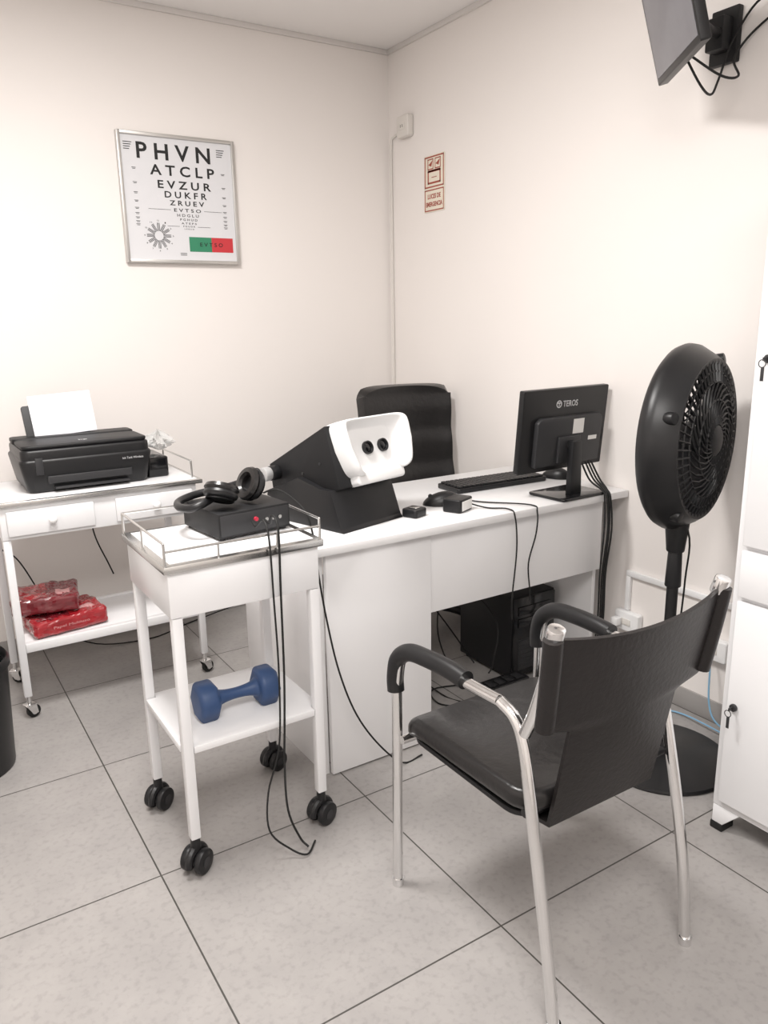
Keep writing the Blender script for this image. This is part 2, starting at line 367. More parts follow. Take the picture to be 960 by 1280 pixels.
# red paper packs
def pack(M,sx,sy,sz,lab,m1,m2,sd,txt=None):
    e=thing('paper_pack',lab,'paper pack',M.translation,'red paper packs')
    b=B();b.slab(-sx/2,sx/2,-sy/2,sy/2,0,sz,.016,.014)
    bmesh.ops.triangulate(b.bm,faces=[f for f in b.bm.faces if len(f.verts)>4])
    for q in range(5): bmesh.ops.subdivide_edges(b.bm,edges=[ed for ed in b.bm.edges if ed.calc_length()>.016],cuts=1,use_grid_fill=False);bmesh.ops.triangulate(b.bm,faces=[f for f in b.bm.faces if len(f.verts)>4])
    for v in b.bm.verts:
        k=noise.noise(v.co*26+Vector((sd,0,0)))*.010+noise.noise(v.co*70+Vector((0,sd,0)))*.004
        h=max(0,(v.co.z-.004)/sz)
        v.co+=Vector((v.co.x*k*5,v.co.y*k*5,k*h))
        v.co.z=max(v.co.z,0)
    for f in b.bm.faces:
        c=f.calc_center_median()
        if -sx*.42<c.x<sx*.02 and -sy*.4<c.y<sy*.38 and c.z>sz*.75: f.material_index=1
        if sx*.16<c.x<sx*.36 and -sy*.3<c.y<-sy*.05 and c.z>sz*.75: f.material_index=2
    part(e,'wrapping',b,[m1,m2,PINK],M=M,flat=True)
    if txt:
        b=B();F=M@frame((-sx*.02,-sy/2-.006,sz*.5),(1,0,0),(0,0,1),(0,-1,0));b.text(txt,0,0,sx*.48,sz*.20,F,0);part(e,'printed_lettering',b,PINK,flat=True)
    return e
pack(rotz((.445,2.975,.2845),8),.27,.20,.062,'red glossy paper pack on the lower cart shelf',RED,REDD,1,'Papel Multiuso')
pack(rotz((.395,3.01,.356),-10),.23,.20,.062,'crinkled dark red paper pack stacked on another pack',REDD,RED,9)
# ---------------------------------------------------------------- instrument trolley
X0,X1,Y0,Y1=.485,.888,1.715,2.075
e=thing('instrument_trolley','white two-tier metal trolley with wire rail beside the desk','trolley',((X0+X1)/2,(Y0+Y1)/2,0))
b=B();b.box(X0-.006,X1+.008,Y0-.006,Y1+.006,.814,.8335,.003);b.mi=1;b.box(X0+.014,X1-.012,Y0+.014,Y1-.014,.833,.835,.0005);part(e,'top',b,[STEEL,WMET])  # thin white panel added in place of bright reflection in the steel
part(e,'apron',B().box(X0+.004,X1-.004,Y0+.004,Y1-.004,.700,.8135,.003),WMET)
for x in(X0+.020,X1-.018):
    for y in(Y0+.018,Y1-.018):
        part(e,'leg',B().box(x-.013,x+.013,y-.013,y+.013,.098,.699,.003),WMET)
        caster(e,x,y,.099,.033,'twin',random.choice((20,35,60)))
xa,xb,ya,yb=X0+.006,X1-.004,Y0+.006,Y1-.006;q=.028
part(e,'shelf',B().prism([(xa+q,ya),(xb-q,ya),(xb-q,ya+q),(xb,ya+q),(xb,yb-q),(xb-q,yb-q),(xb-q,yb),(xa+q,yb),(xa+q,yb-q),(xa,yb-q),(xa,ya+q),(xa+q,ya+q)],'z',.338,.356,.0015),WMET)
b=B();z=.888
c=[(X0,Y0),(X1,Y0),(X1,Y1),(X0,Y1)]
for (a,bb),(a2,b2) in ((c[0],c[3]),(c[3],c[2]),(c[2],c[1])): b.cyl((a,bb,z),(a2,b2,z),.0032,seg=8)
b.cyl((X0,Y0,z-.02),(X1,Y0,z-.02),.0032,seg=8)
for a,bb in c: b.cyl((a,bb,.8335),(a,bb,z),.0035,seg=8);b.ball((a,bb,z),.0036,10)
for a,bb in (((X0+X1)/2,Y1),(X0,(Y0+Y1)/2),(X0+.13,Y0),(X1-.12,Y0)): b.cyl((a,bb,.8335),(a,bb,z-(.02 if bb==Y0 else 0)),.003,seg=8)
part(e,'guard_rail',b,STEEL)
# dumbbell
yy=1.845;zz=.357+.048
RX=Matrix.Translation((0,yy,zz))@Matrix.Rotation(math.radians(30),4,'X')@Matrix.Translation((0,-yy,-zz))
e=thing('dumbbell','blue vinyl dumbbell with hexagonal heads on the trolley shelf','dumbbell',(.69,yy,.357))
for xc in(.598,.768): part(e,'weight_head',B().cyl((xc-.028,yy,zz),(xc+.028,yy,zz),.0555,seg=6,bev=.014,bseg=4),BLUE,M=RX,angle=60)
part(e,'handle',B().tube([(.62,yy,zz),(.64,yy,zz),(.683,yy,zz),(.727,yy,zz),(.747,yy,zz)],lambda t:.015+.020*abs(2*t-1)**2,seg=16),BLUE)
# audiometer
e=thing('audiometer','black audiometer box with small knobs on the trolley','medical device',(.75,1.95,.8355))
AM=rotz((.755,1.945,.8355),6)
b=B();b.box(-.105,.105,-.105,.105,.006,.072,.003,AM)
for sx in(-1,1):
    for sy in(-1,1): b.cyl((sx*.09,sy*.09,.0),(sx*.09,sy*.09,.008),.009,M=AM)
part(e,'housing',b,BLKM)
b=B();b.box(-.10,.10,-.107,-.105,.012,.066,.001,AM);part(e,'front_panel',b,GREY)
b=B();b.cyl((.0,-.107,.045),(.0,-.114,.045),.0055,M=AM);part(e,'knob',b,KNOBR,'red knob')
for x in(.03,.05,.07): part(e,'connector_socket',B().cyl((x,-.107,.040),(x,-.114,.040),.005,M=AM),STEEL)
# headphones
e=thing('headphones','black over-ear headphones lying on top of the audiometer','headphones',(.70,1.95,.909))
def cup(name,M):
    M=M@Matrix.Scale(.86,4)
    b=B();b.lathe([(0,0),(.036,0),(.050,.008),(.053,.016),(.050,.024),(0,.024)],M,32)
    b.mi=1;b.lathe([(.026,.024),(.048,.024),(.054,.033),(.049,.044),(.034,.046),(.026,.038)],M,32,closed=True)
    b.mi=0;b.lathe([(.036,-.001),(.041,-.003),(.044,-.001),(.040,.002)],M,32,closed=True)
    part(e,name,b,[BLK,LEATH])
def tilt(c,ax): return Matrix.Translation(c)@Vector(ax).to_track_quat('Z','Y').to_matrix().to_4x4()
cup('ear_cup',tilt((.690,1.885,.933),(.35,.30,.85)))
cup('ear_cup',tilt((.808,1.920,.948),(-.90,-.15,.40)))
b=B()
hb=[(.674,1.905,.934),(.640,1.885,.927),(.612,1.895,.918),(.600,1.945,.915),(.62,2.0,.917),(.68,2.035,.922),(.76,2.025,.932),(.808,1.98,.955),(.820,1.935,.985)]
b.tube(hb,.0105,seg=12,flat=1.0);part(e,'headband',b,BLK)
cab([(.79,1.835,.875),(.79,1.80,.872),(.775,1.75,.905),(.768,1.704,.88),(.765,1.701,.72),(.762,1.700,.5),(.755,1.698,.36),(.745,1.69,.24),(.735,1.66,.13),(.765,1.66,.035),(.78,1.64,.012)],'thin black headphone cable hanging down beside the trolley')
cab([(.755,1.835,.875),(.75,1.80,.870),(.745,1.74,.90),(.742,1.703,.86),(.745,1.701,.7),(.747,1.699,.5),(.735,1.695,.3),(.695,1.69,.18),(.68,1.66,.09),(.725,1.64,.03),(.765,1.62,.008),(.81,1.66,.006)],'thin black cable hanging from the audiometer to the floor',.0026)
cab([(.80,2.058,.88),(.87,2.11,.868),(.925,2.05,.90),(.935,1.90,.87),(.945,1.865,.80),(.948,1.85,.70),(.965,1.84,.55),(1.0,1.84,.38),(1.06,1.85,.22),(1.14,1.85,.09),(1.22,1.84,.008),(1.30,1.85,.004)],'black power cable draping from the trolley to the floor',.0028)
# ---------------------------------------------------------------- desk
e=thing('desk','long white laminate desk with closed front against the wall','desk',(1.62,2.2,0))
part(e,'desktop',B().box(.965,2.266,1.885,2.515,.724,.750,.002),WHITE)
part(e,'side_panel',B().box(.985,1.003,1.93,2.50,.0,.723,.001),WHITE)
part(e,'front_panel',B().box(1.004,1.380,1.908,1.926,.006,.723,.001),WHITE)
part(e,'front_panel',B().box(1.383,2.165,1.915,1.933,.455,.723,.001),WHITE)
part(e,'side_panel',B().box(1.362,1.380,1.927,2.48,0,.723,.001),WHITE)
part(e,'side_panel',B().box(2.166,2.184,1.95,2.50,0,.723,.001),WHITE)
# ---------------------------------------------------------------- vision tester
VM=rotz((1.105,1.975,.7505),15)
e=thing('vision_tester','black and white tabletop vision screening device on the desk','medical device',VM@Vector((.13,.2,0)))
b=B();b.prism([(0,0),(.37,0),(.355,.09),(.20,.15),(.10,.125),(.055,.125),(.045,.10),(.012,.012)],'x',0,.275,.003,VM);part(e,'base',b,BLK)
b=B();b.prism([(.035,.13),(.095,.318),(.365,.172),(.345,.03),(.30,.012)],'x',.022,.275,.004,VM);part(e,'body',b,BLKM)
b=B();b.cyl((.022,.325,.150),(-.012,.325,.150),.024,seg=28,bev=.003,M=VM);b.mi=1;b.cyl((-.012,.325,.150),(-.040,.325,.150),.023,seg=28,bev=.003,M=VM);part(e,'knob',b,[BLK,SILV],'silver round knob')
for yk,zk in((.12,.20),(.20,.16),(.28,.12)): part(e,'screw',B().cyl((.022,yk,zk),(.019,yk,zk),.004,seg=12,M=VM),GREY)
# face mask : local frame on slanted front plane
A=Vector((0,.035,.13));Bt=Vector((0,.095,.318));up=(Bt-A).normalized();nn=Vector((1,0,0)).cross(up);ctr=(A+Bt)/2+Vector((.188,0,0))+up*.014
FM=VM@frame(ctr,(1,0,0),up,nn)
def face(i,j):
    r=j;a=i*2*math.pi;ca,sa=math.cos(a),math.sin(a);p=.27
    x=abs(ca)**p*math.copysign(1,ca);y=abs(sa)**p*math.copysign(1,sa)
    side=min(1,abs(ca)**1.2)
    rim=.040+.022*side
    if sa<-.3 and abs(ca)<.35: rim=.022
    if r<=.86:
        q=r/.86;zz=.012+(rim-.012)*max(0,(q-.70)/.30)**1.5
    elif r<=.94: zz=rim+.003*math.sin((r-.86)/.08*math.pi)
    else: zz=rim-(rim+.02)*((r-.94)/.06)
    wx=.143*(1+.04*y if y>0 else 1+.16*y)
    s=r/.94 if r<=.94 else 1+.03*math.sin((r-.94)/.06*math.pi/2)
    return (x*wx*s,y*.090*s,zz)
b=B();b.grid(face,96,50,M=FM);bmesh.ops.remove_doubles(b.bm,verts=b.bm.verts[:],dist=1e-5)
part(e,'face_rest',b,WPLAS,'white plastic face rest',angle=60)
part(e,'chin_cover',B().slab(-.112,.104,-.116,-.080,-.015,.036,.014,.008,FM),WPLAS,'white plastic lower cover')
for x in(-.022,.048):
    b=B();T=FM@Matrix.Translation((x,-.004,.0125));b.mi=0;b.lathe([(.021,0),(.021,.010),(.017,.010),(.015,.004)],T,28);b.mi=1;b.lathe([(.0155,.004),(.008,.006),(0,.0065)],T,24)
    part(e,'eyepiece',b,[BLK,BLKG])
# ---------------------------------------------------------------- tagged scanner, mouse & fingerprint reader
S=rotz((1.568,2.015,.7505),24)
e=thing('barcode_scanner','small black scanner box with a white tag on the desk','scanner',S.translation)
b=B();b.slab(-.045,.045,-.035,.035,0,.045,.010,.005,S);part(e,'housing',b,BLK)
b=B();b.box(-.034,.034,-.0375,-.0352,.006,.038,.001,S);part(e,'tag',b,LABW)
S=rotz((1.575,2.112,.7515),60)
def mouse(M,lab,sc=1):
    M=M@Matrix.Scale(sc,4)
    b=B();b.ball((0,0,.0),(.034,.060,.040),24)
    for v in b.bm.verts: v.co.z*=1-.25*(v.co.y/.06)
    bmesh.ops.bisect_plane(b.bm,geom=b.bm.verts[:]+b.bm.edges[:]+b.bm.faces[:],plane_co=(0,0,0),plane_no=(0,0,-1),clear_outer=True)
    e=thing('computer_mouse',lab,'mouse',M.translation)
    part(e,'shell',b,BLK,M=M);part(e,'scroll_wheel',B().cyl((-.003,.036,.026),(.003,.036,.026),.007,M=M),GREY)
mouse(S,'black computer mouse on the desk beside the tagged scanner',1.12)
mouse(rotz((2.215,2.21,.7515),20),'black computer mouse on the desk behind the monitor')
cab([(1.61,2.01,.770),(1.66,1.97,.754),(1.70,1.91,.756),(1.705,1.880,.735),(1.715,1.879,.62),(1.70,1.879,.46),(1.705,1.885,.40),(1.72,1.90,.36)],'thin black scanner cable hanging over the desk front',.0026)
cab([(1.635,2.13,.764),(1.70,2.05,.754),(1.80,1.91,.756),(1.805,1.880,.735),(1.80,1.878,.66),(1.77,1.879,.56),(1.78,1.879,.46),(1.79,1.89,.42)],'thin black mouse cable hanging over the desk front',.0026)
S=rotz((1.405,2.035,.7505),20)
e=thing('fingerprint_reader','small black fingerprint reader beside the vision tester','reader',S.translation)
b=B();b.slab(-.032,.032,-.03,.03,0,.028,.01,.005,S);part(e,'housing',b,BLK)
b=B();b.slab(-.014,.014,-.018,.016,.028,.031,.005,.001,S);part(e,'sensor_glass',b,STEEL)
# ---------------------------------------------------------------- keyboard
S=rotz((1.935,2.265,.7505),-2)
e=thing('keyboard','black computer keyboard lying on the desk behind the monitor','keyboard',S.translation)
b=B();b.slab(-.215,.215,-.07,.07,0,.018,.012,.004,S);part(e,'keyboard_base',b,BLK)
b=B()
for r in range(6):
    for k in range(20):
        if r==0 and 4<k<11: continue
        b.box(-.205+k*.0205,-.205+k*.0205+.0175,-.062+r*.0205,-.062+r*.0205+.0175,.018,.026,.002,S)
    if r==0:b.box(-.205+5*.0205,-.205+11*.0205-.003,-.062,-.0445,.018,.026,.002,S)
part(e,'keys',b,BLK)['kind']='stuff'
# ---------------------------------------------------------------- monitor
S=rotz((2.035,2.005,.7505),2)
e=thing('computer_monitor','black flat computer monitor seen from behind on the desk','monitor',S.translation)
Tn=S@Matrix.Translation((-.003,0,.237))@Matrix.Rotation(math.radians(5),4,'X')
b=B();b.slab(-.215,.215,-.147,.147,-.012,.012,.006,.003,Tn@Matrix.Rotation(math.pi/2,4,'X'));part(e,'back_shell',b,BLK)
b=B();b.prism([(-.155,-.125),(.175,-.125),(.175,.035),(.16,.05),(-.135,.05),(-.155,.035)],'y',-.034,-.011,.006,Tn);b.box(-.055,.055,-.046,-.033,-.115,-.02,.004,Tn);part(e,'electronics_housing',b,GREY)
b=B();b.box(-.205,.205,.0125,.0135,-.125,.137,0,Tn);part(e,'screen',b,SCREEN)
b=B();F=Tn@frame((0,-.0121,.092),(1,0,0),(0,0,1),(0,-1,0));b.text('TEROS',.018,0,.075,.022,F,.01)
b.lathe([(.0095,0),(.0135,0),(.0135,.0006),(.0095,.0006)],F@Matrix.Translation((-.040,0,0)),24,closed=True);b.box(-.048,-.032,.002,.006,0,.0008,0,F);b.box(-.0415,-.0385,-.007,.002,0,.0008,0,F)
part(e,'logo',b,LOGO,flat=True)
part(e,'rating_label',B().box(.02,.075,-.0348,-.0342,-.015,.038,0,Tn),LABW)
part(e,'port_label',B().box(.105,.15,-.0348,-.0342,-.045,-.030,0,Tn),LABW)
b=B();b.prism([(-.03,.008),(.03,.008),(.022,.20),(-.022,.20)],'y',-.075,-.050,.005,S);b.cyl((-.02,-.052,.185),(.02,-.052,.185),.014,M=S);part(e,'stand_neck',b,BLK)
b=B();b.slab(-.115,.115,-.125,.055,0,.010,.02,.004,S);part(e,'stand_base',b,BLKG)
for k,(dx,xe) in enumerate(((.05,2.128),(.07,2.14),(.085,2.150),(.10,2.158))):
    p=S@Vector((dx,-.050,.115))
    part(e,'cable',B().tube([p,(p.x+.02,1.93,.80),(xe,1.888+.002*k,.766),(xe,1.874,.735),(xe+.004*math.sin(k*2),1.870-.003*k,.62),(xe-.004,1.876,.45),(xe,1.88,.25),(xe-.012,1.90,.12),(xe-.05,1.98,.02),(xe-.1,2.04,.006)],.0034,seg=8),RUB)
# ---------------------------------------------------------------- PC tower and adapter
e=thing('computer_tower','compact black computer tower on the floor under the desk','computer',(2.0,2.2,0))
b=B();b.box(1.885,2.105,2.085,2.40,.015,.345,.004);
for x in(1.91,2.08):
    for y in(2.11,2.37): b.cyl((x,y,0),(x,y,.016),.012)
part(e,'case',b,BLKM)
b=B();b.box(1.888,2.102,2.076,2.085,.02,.34,.004);b.box(1.91,2.08,2.070,2.077,.27,.305,.002);b.box(1.91,2.08,2.070,2.077,.222,.257,.002);part(e,'front_bezel',b,BLKG)
b=B()
b.box(1.915,2.075,2.0745,2.0765,.045,.170,0)
for k in range(7): b.box(1.92,2.07,2.0715,2.077,.05+.018*k,.056+.018*k,0)
part(e,'vent_grille',b,GREY)
e=thing('power_strip','black power unit with outlets beside the computer tower','power strip',(1.8,2.03,0))
part(e,'housing',B().slab(1.70,1.90,1.99,2.062,.0005,.058,.008,.004),BLK)
for k in range(4): part(e,'socket',B().box(1.72+k*.043,1.75+k*.043,2.005,2.045,.0582,.0605,.001),GREY)
cab([(1.76,2.10,.004),(1.70,2.2,.05),(1.66,2.25,.20),(1.72,2.30,.34),(1.80,2.26,.36),(1.84,2.12,.25),(1.80,2.09,.10),(1.78,2.09,.064)],'black looping power cable under the desk')
cab([(1.65,2.02,.004),(1.60,2.15,.006),(1.55,2.35,.10),(1.60,2.5,.28),(1.7,2.5,.33),(1.78,2.4,.2),(1.84,2.25,.03)],'black cable coiled on the floor under the desk')
cab([(1.72,1.95,.004),(1.62,2.02,.004),(1.55,2.1,.004),(1.60,2.2,.004),(1.75,2.15,.004),(1.83,2.1,.004)],'thin black cable looping on the floor tiles')
cab([(1.40,2.46,.30),(1.50,2.50,.22),(1.62,2.46,.16),(1.72,2.42,.22),(1.80,2.44,.30),(1.86,2.46,.36)],'black cable sagging between desk panel and computer',.0035)
cab([(.30,3.40,.5),(.36,3.42,.44),(.42,3.43,.30),(.48,3.42,.12),(.62,3.36,.02),(.85,3.32,.004),(1.05,3.40,.004),(1.3,3.43,.03)],'black power cable running down behind the printer cart')
cab([(.66,3.42,.62),(.68,3.43,.48),(.72,3.43,.36),(.74,3.43,.30)],'black cable hanging behind the printer cart')
# ---------------------------------------------------------------- office chair
OM=rotz((1.985,2.81,0),-10)
e=thing('office_chair','black leather high-back swivel office chair behind the desk','chair',(1.985,2.81,0))
def back(u,v):
    x=(u-.5)*2;z=v
    w=.235*(1-.06*(1-z));p=max(0,abs(z-.5)*2-.8)/.2;w*= (1-.10*p*p)
    return (x*w,.135+.10*(z)+.035*(x*x)*-1+.02*math.cos((z-.5)*3)+.004*math.sin(z*22), .52+.565*z-.012*abs(x)**6*(1 if z>.9 else 0))
b=B();b.grid(back,24,40,thick=.055,M=OM);bmesh.ops.bevel(b.bm,geom=[ed for ed in b.bm.edges if ed.calc_face_angle(0)>1.2],offset=.022,segments=4,affect='EDGES',profile=.5,clamp_overlap=True)
part(e,'backrest',b,LEATH,angle=60)
for z in(.80,.62): part(e,'seam',B().tube([OM@Vector(back(u/8*.86+.07,z)) for u in range(9)],.004,seg=6),LEATH)
b=B();b.slab(-.24,.24,-.24,.17,.42,.50,.07,.03,OM);part(e,'seat',b,LEATH)
b=B();b.tube([(0,.10,.40),(0,.22,.42),(0,.25,.52),(0,.235,.66)],.018,M=OM,flat=.6);part(e,'back_bracket',b,BLK)
b=B();b.cyl((0,-.05,.08),(0,-.05,.25),.03,M=OM).cyl((0,-.05,.25),(0,-.05,.41),.016,M=OM).box(-.1,.1,-.15,.08,.40,.42,.004,OM);part(e,'gas_lift',b,BLK)
b=B();cs=[]
for k in range(5):
    a=math.radians(72*k+235);d=Vector((math.cos(a),math.sin(a),0));c0=Vector((0,-.05,.10));b.tube([c0,c0+d*.14+Vector((0,0,-.005)),c0+d*.25+Vector((0,0,-.03))],lambda t:.024-.008*t,M=OM,seg=10);cs.append(OM@(c0+d*.245))
part(e,'star_base',b,BLK)
for c0 in cs: caster(e,c0.x,c0.y,.072,.026,'twin',random.randint(0,180))
# ---------------------------------------------------------------- pedestal fan
FX,FY=1.925,1.415
e=thing('pedestal_fan','large black pedestal fan on a round base by the wall','fan',(FX,FY,0))
b=B();b.lathe([(0,.0005),(.212,.0005),(.215,.006),(.212,.014),(.12,.030),(.045,.040),(.035,.075),(0,.075)],Matrix.Translation((FX,FY,0)),48);part(e,'base',b,BLK)
b=B();b.cyl((FX,FY,.07),(FX,FY,.60),.017).cyl((FX,FY,.58),(FX,FY,.70),.024,.020,bev=.003).cyl((FX,FY,.69),(FX,FY,.785),.026,.036,bev=.003);part(e,'pole',b,BLK)
n=Vector((.27,-.96,0)).normalized();side=Vector((0,0,1)).cross(n)
HM=frame((FX+.020,FY+.02,1.028),side,(0,0,1),n)
b=B();b.lathe([(.252,-.030),(.264,-.020),(.271,-.002),(.268,.018),(.244,.058),(.230,.076),(.216,.074),(.222,.058),(.250,.010),(.246,-.024)],HM,64,closed=True)
part(e,'housing_ring',b,BLK,angle=50)
for a in(65,160,235,325):
    a=math.radians(a);part(e,'grille_clip',B().cyl((.240*math.cos(a),.240*math.sin(a),.040),(.248*math.cos(a),.248*math.sin(a),.066),.019,.016,seg=18,bev=.003,M=HM),BLK)
b=B()
def dome(r): return .070+.028*(1-(r/.225)**2)
for k in range(54):
    a=2*math.pi*k/54
    b.tube([(r*math.cos(a+tw),r*math.sin(a+tw),dome(r)) for r,tw in((.225,0),(.195,.02),(.165,.05))],.0028,seg=5,smooth=0,M=HM,flat=2.0)
for k in range(30):
    a=2*math.pi*k/30
    b.tube([(r*math.cos(a+(.165-r)*9),r*math.sin(a+(.165-r)*9),dome(r)) for r in(.165,.14,.115,.09,.065,.045)],.0028,seg=5,smooth=0,M=HM,flat=1.6)
for r in(.165,.195,.115,.07): b.tube([(r*math.cos(2*math.pi*k/48),r*math.sin(2*math.pi*k/48),dome(r)) for k in range(48)],.003,seg=6,smooth=0,closed=True,M=HM)
b.lathe([(0,.106),(.035,.104),(.048,.096),(.048,.090),(0,.090)],HM,32)
part(e,'front_grille',b,BLK)
b=B()
for k in range(40):
    a=2*math.pi*k/40;b.tube([(r*math.cos(a),r*math.sin(a),z) for r,z in((.252,-.024),(.18,-.034),(.07,-.040))],.0026,seg=5,smooth=2,M=HM)
for r,z in((.21,-.030),(.16,-.036),(.11,-.039)): b.tube([(r*math.cos(2*math.pi*k/48),r*math.sin(2*math.pi*k/48),z) for k in range(48)],.003,seg=6,smooth=0,closed=True,M=HM)
part(e,'rear_grille',b,BLK)
b=B();b.lathe([(0,-.095),(.05,-.092),(.068,-.080),(.072,-.055),(.06,-.030),(0,-.030)],HM,32);part(e,'motor_housing',b,BLK)
b=B()
for k in range(5):
    a0=2*math.pi*k/5
    def bl(u,v,a0=a0):
        r=.04+.170*u;an=a0+(v-.5)*(.9+.2*u);return (r*math.cos(an),r*math.sin(an),.02+.04*(v-.5)+.01*u)
    b.grid(bl,8,6,thick=.003,M=HM)
b.cyl((0,0,-.03),(0,0,.06),.042,.036,bev=.006,M=HM);part(e,'blades',b,GREY)
b=B();b.tube([(FX,FY,.77),(FX-.004,FY+.06,.80),(FX-.004,FY+.095,.90),(FX-.002,FY+.095,.99)],.016);part(e,'neck_bracket',b,BLK)
b=B();b.tube([(FX+.0,FY+.08,.86),(FX+.01,FY-.03,.76),(FX+.03,FY-.02,.60),(FX+.028,FY-.01,.4),(FX+.03,FY+.02,.2),(FX+.09,FY+.1,.05),(FX+.15,FY+.18,.008)],.003,seg=8);part(e,'power_cable',b,RUB)
# ---------------------------------------------------------------- visitor chair
cx=1.14
e=thing('visitor_chair','black leather visitor armchair with chrome legs facing the desk','chair',(cx,1.15,0))
R=.0125
for s in(-1,1):
    X=lambda h:cx+s*h
    part(e,'leg',B().tube([(X(.230),1.402,0.004),(X(.228),1.402,.25),(X(.226),1.402,.48),(X(.226),1.402,.54)],R,seg=14).cyl((X(.230),1.402,0),(X(.230),1.402,.02),.0145),CHROME,'chrome front leg')
    part(e,'leg',B().tube([(X(.203),.885,.004),(X(.207),.905,.16),(X(.208),.935,.32),(X(.205),.97,.48),(X(.203),.995,.58),(X(.206),1.018,.628),(X(.212),1.055,.650)],R,seg=14).cyl((X(.203),.885,0),(X(.203),.885,.02),.0145),CHROME,'chrome rear leg')
    a=part(e,'armrest',B().tube([(X(.212),1.055,.650),(X(.216),1.12,.650),(X(.219),1.20,.650),(X(.223),1.28,.648),(X(.226),1.345,.640),(X(.226),1.388,.608),(X(.226),1.402,.54)],R,seg=14),CHROME)
    part(a,'armrest_pad',B().tube([(X(.217),1.155,.654),(X(.219),1.21,.658),(X(.223),1.28,.656),(X(.226),1.348,.647),(X(.226),1.394,.614),(X(.226),1.408,.565),(X(.226),1.406,.530)],.0205,seg=16),BLK,'black padded arm cover')
    p=part(e,'back_post',B().tube([(X(.208),.985,.61),(X(.214),.955,.67),(X(.225),.915,.77),(X(.230),.897,.838)],.0125,seg=14).cyl((X(.2295),.900,.828),(X(.2315),.890,.862),.0165,bev=.003),CHROME)
part(e,'crossbar',B().cyl((cx-.222,1.39,.405),(cx+.222,1.39,.405),.011),CHROME)
part(e,'crossbar',B().cyl((cx-.205,.985,.435),(cx+.205,.985,.435),.009),BLK,'black rear crossbar')
b=B();b.slab(-.212,.212,-.215,.234,-.024,.024,.06,.018,seg=4)
bmesh.ops.subdivide_edges(b.bm,edges=[ed for ed in b.bm.edges if ed.calc_length()>.08],cuts=6,use_grid_fill=True)
for v in b.bm.verts:
    t=(v.co.y+.235)/.47;v.co.z+=-.012*math.sin(math.pi*min(1,t*1.1))*(1-abs(v.co.x/.22)**2)-.03*max(0,(t-.80)/.18)**2+.008*(1-t)
part(e,'seat',b,LEATH,M=Matrix.Translation((cx,1.185,.446)),angle=50)
b=B();b.slab(-.203,.203,-.19,.205,-.012,0,.05,.003);part(e,'seat_board',b,BLKM,M=Matrix.Translation((cx,1.185,.419)))
def sl(u,v):
    x=(u-.5)*2
    # v: 0 top -> 1 wrapped under the seat
    if v<.80:
        q=v/.80;z=.840-.448*q;y=.893+.075*q**1.2
    else:
        q=(v-.80)/.20;z=.392-.012*math.sin(q*math.pi/2);y=.968+.15*q**1.1
    t=min(1,max(0,(v-.34)/.05));t=t*t*(3-2*t);hw=(.236-.012*min(1,v/.34))*(1-t)+.152*t
    y+= -.030*(1-x*x)*(1-min(1,v/.80))**.8
    z+= -.020*(1-x*x)*max(0,1-v*4)
    return (cx+x*hw,y,z)
b=B();b.grid(sl,24,100,thick=-.009)
for s in(-1,1): b.tube([sl(0 if s<0 else 1,k/10*.33) for k in range(11)],.0185,seg=14,smooth=2)
part(e,'backrest',b,LEATH2,angle=50)
# ---------------------------------------------------------------- metal cabinet
FXc=1.75;Ya,Yb=.30,1.11
e=thing('storage_cabinet','tall white metal cabinet with locks against the wall','cabinet',(2.0,.7,0))
part(e,'body',B().box(FXc+.004,2.262,Ya,Yb,.075,1.86,.004),WMET)
for x in(FXc+.03,2.235):
    for y in(Ya+.03,Yb-.03):
        sx=-1 if x<2 else 1;sy=-1 if y<.7 else 1
        b=B();b.prism([(y+sy*.029,.075),(y-sy*.05,.075),(y+sy*.0,.018),(y+sy*.029,.018)],'x',x-.024,x+.024,.002);b.mi=1;b.box(x-.027,x+.027,y-.005 if sy>0 else y-.032,y+.032 if sy>0 else y+.005,0,.022,.003)
        part(e,'foot',b,[WMET,RUB])
Ym=(Ya+Yb)/2
for (y0,y1) in((Ym+.004,Yb-.022),(Ya+.022,Ym-.004)):
  for z0,z1,nm in((.10,.672,'door'),(.684,.806,'drawer'),(.818,1.83,'door')):
    d=part(e,nm,B().box(FXc-.010,FXc+.003,y0,y1,z0,z1,.003),WMET)
    if nm=='door' and y0>Ym:
        zc=.385 if z0<.5 else 1.275;yk=y1-.022
        b=B();b.cyl((FXc-.010,yk,zc),(FXc-.018,yk,zc),.010,bev=.001);part(d,'lock',b,GREY)
        b=B();b.box(FXc-.034,FXc-.018,yk-.0015,yk+.0015,zc-.004,zc+.004,0);b.tube([(FXc-.036,yk+.009*math.cos(k*math.pi/6),zc-.010+.009*math.sin(k*math.pi/6)) for k in range(12)],.0012,seg=5,smooth=0,closed=True)
        b.box(FXc-.037,FXc-.035,yk-.006,yk+.002,zc-.050,zc-.018,.0005);part(d,'key',b,GREY)
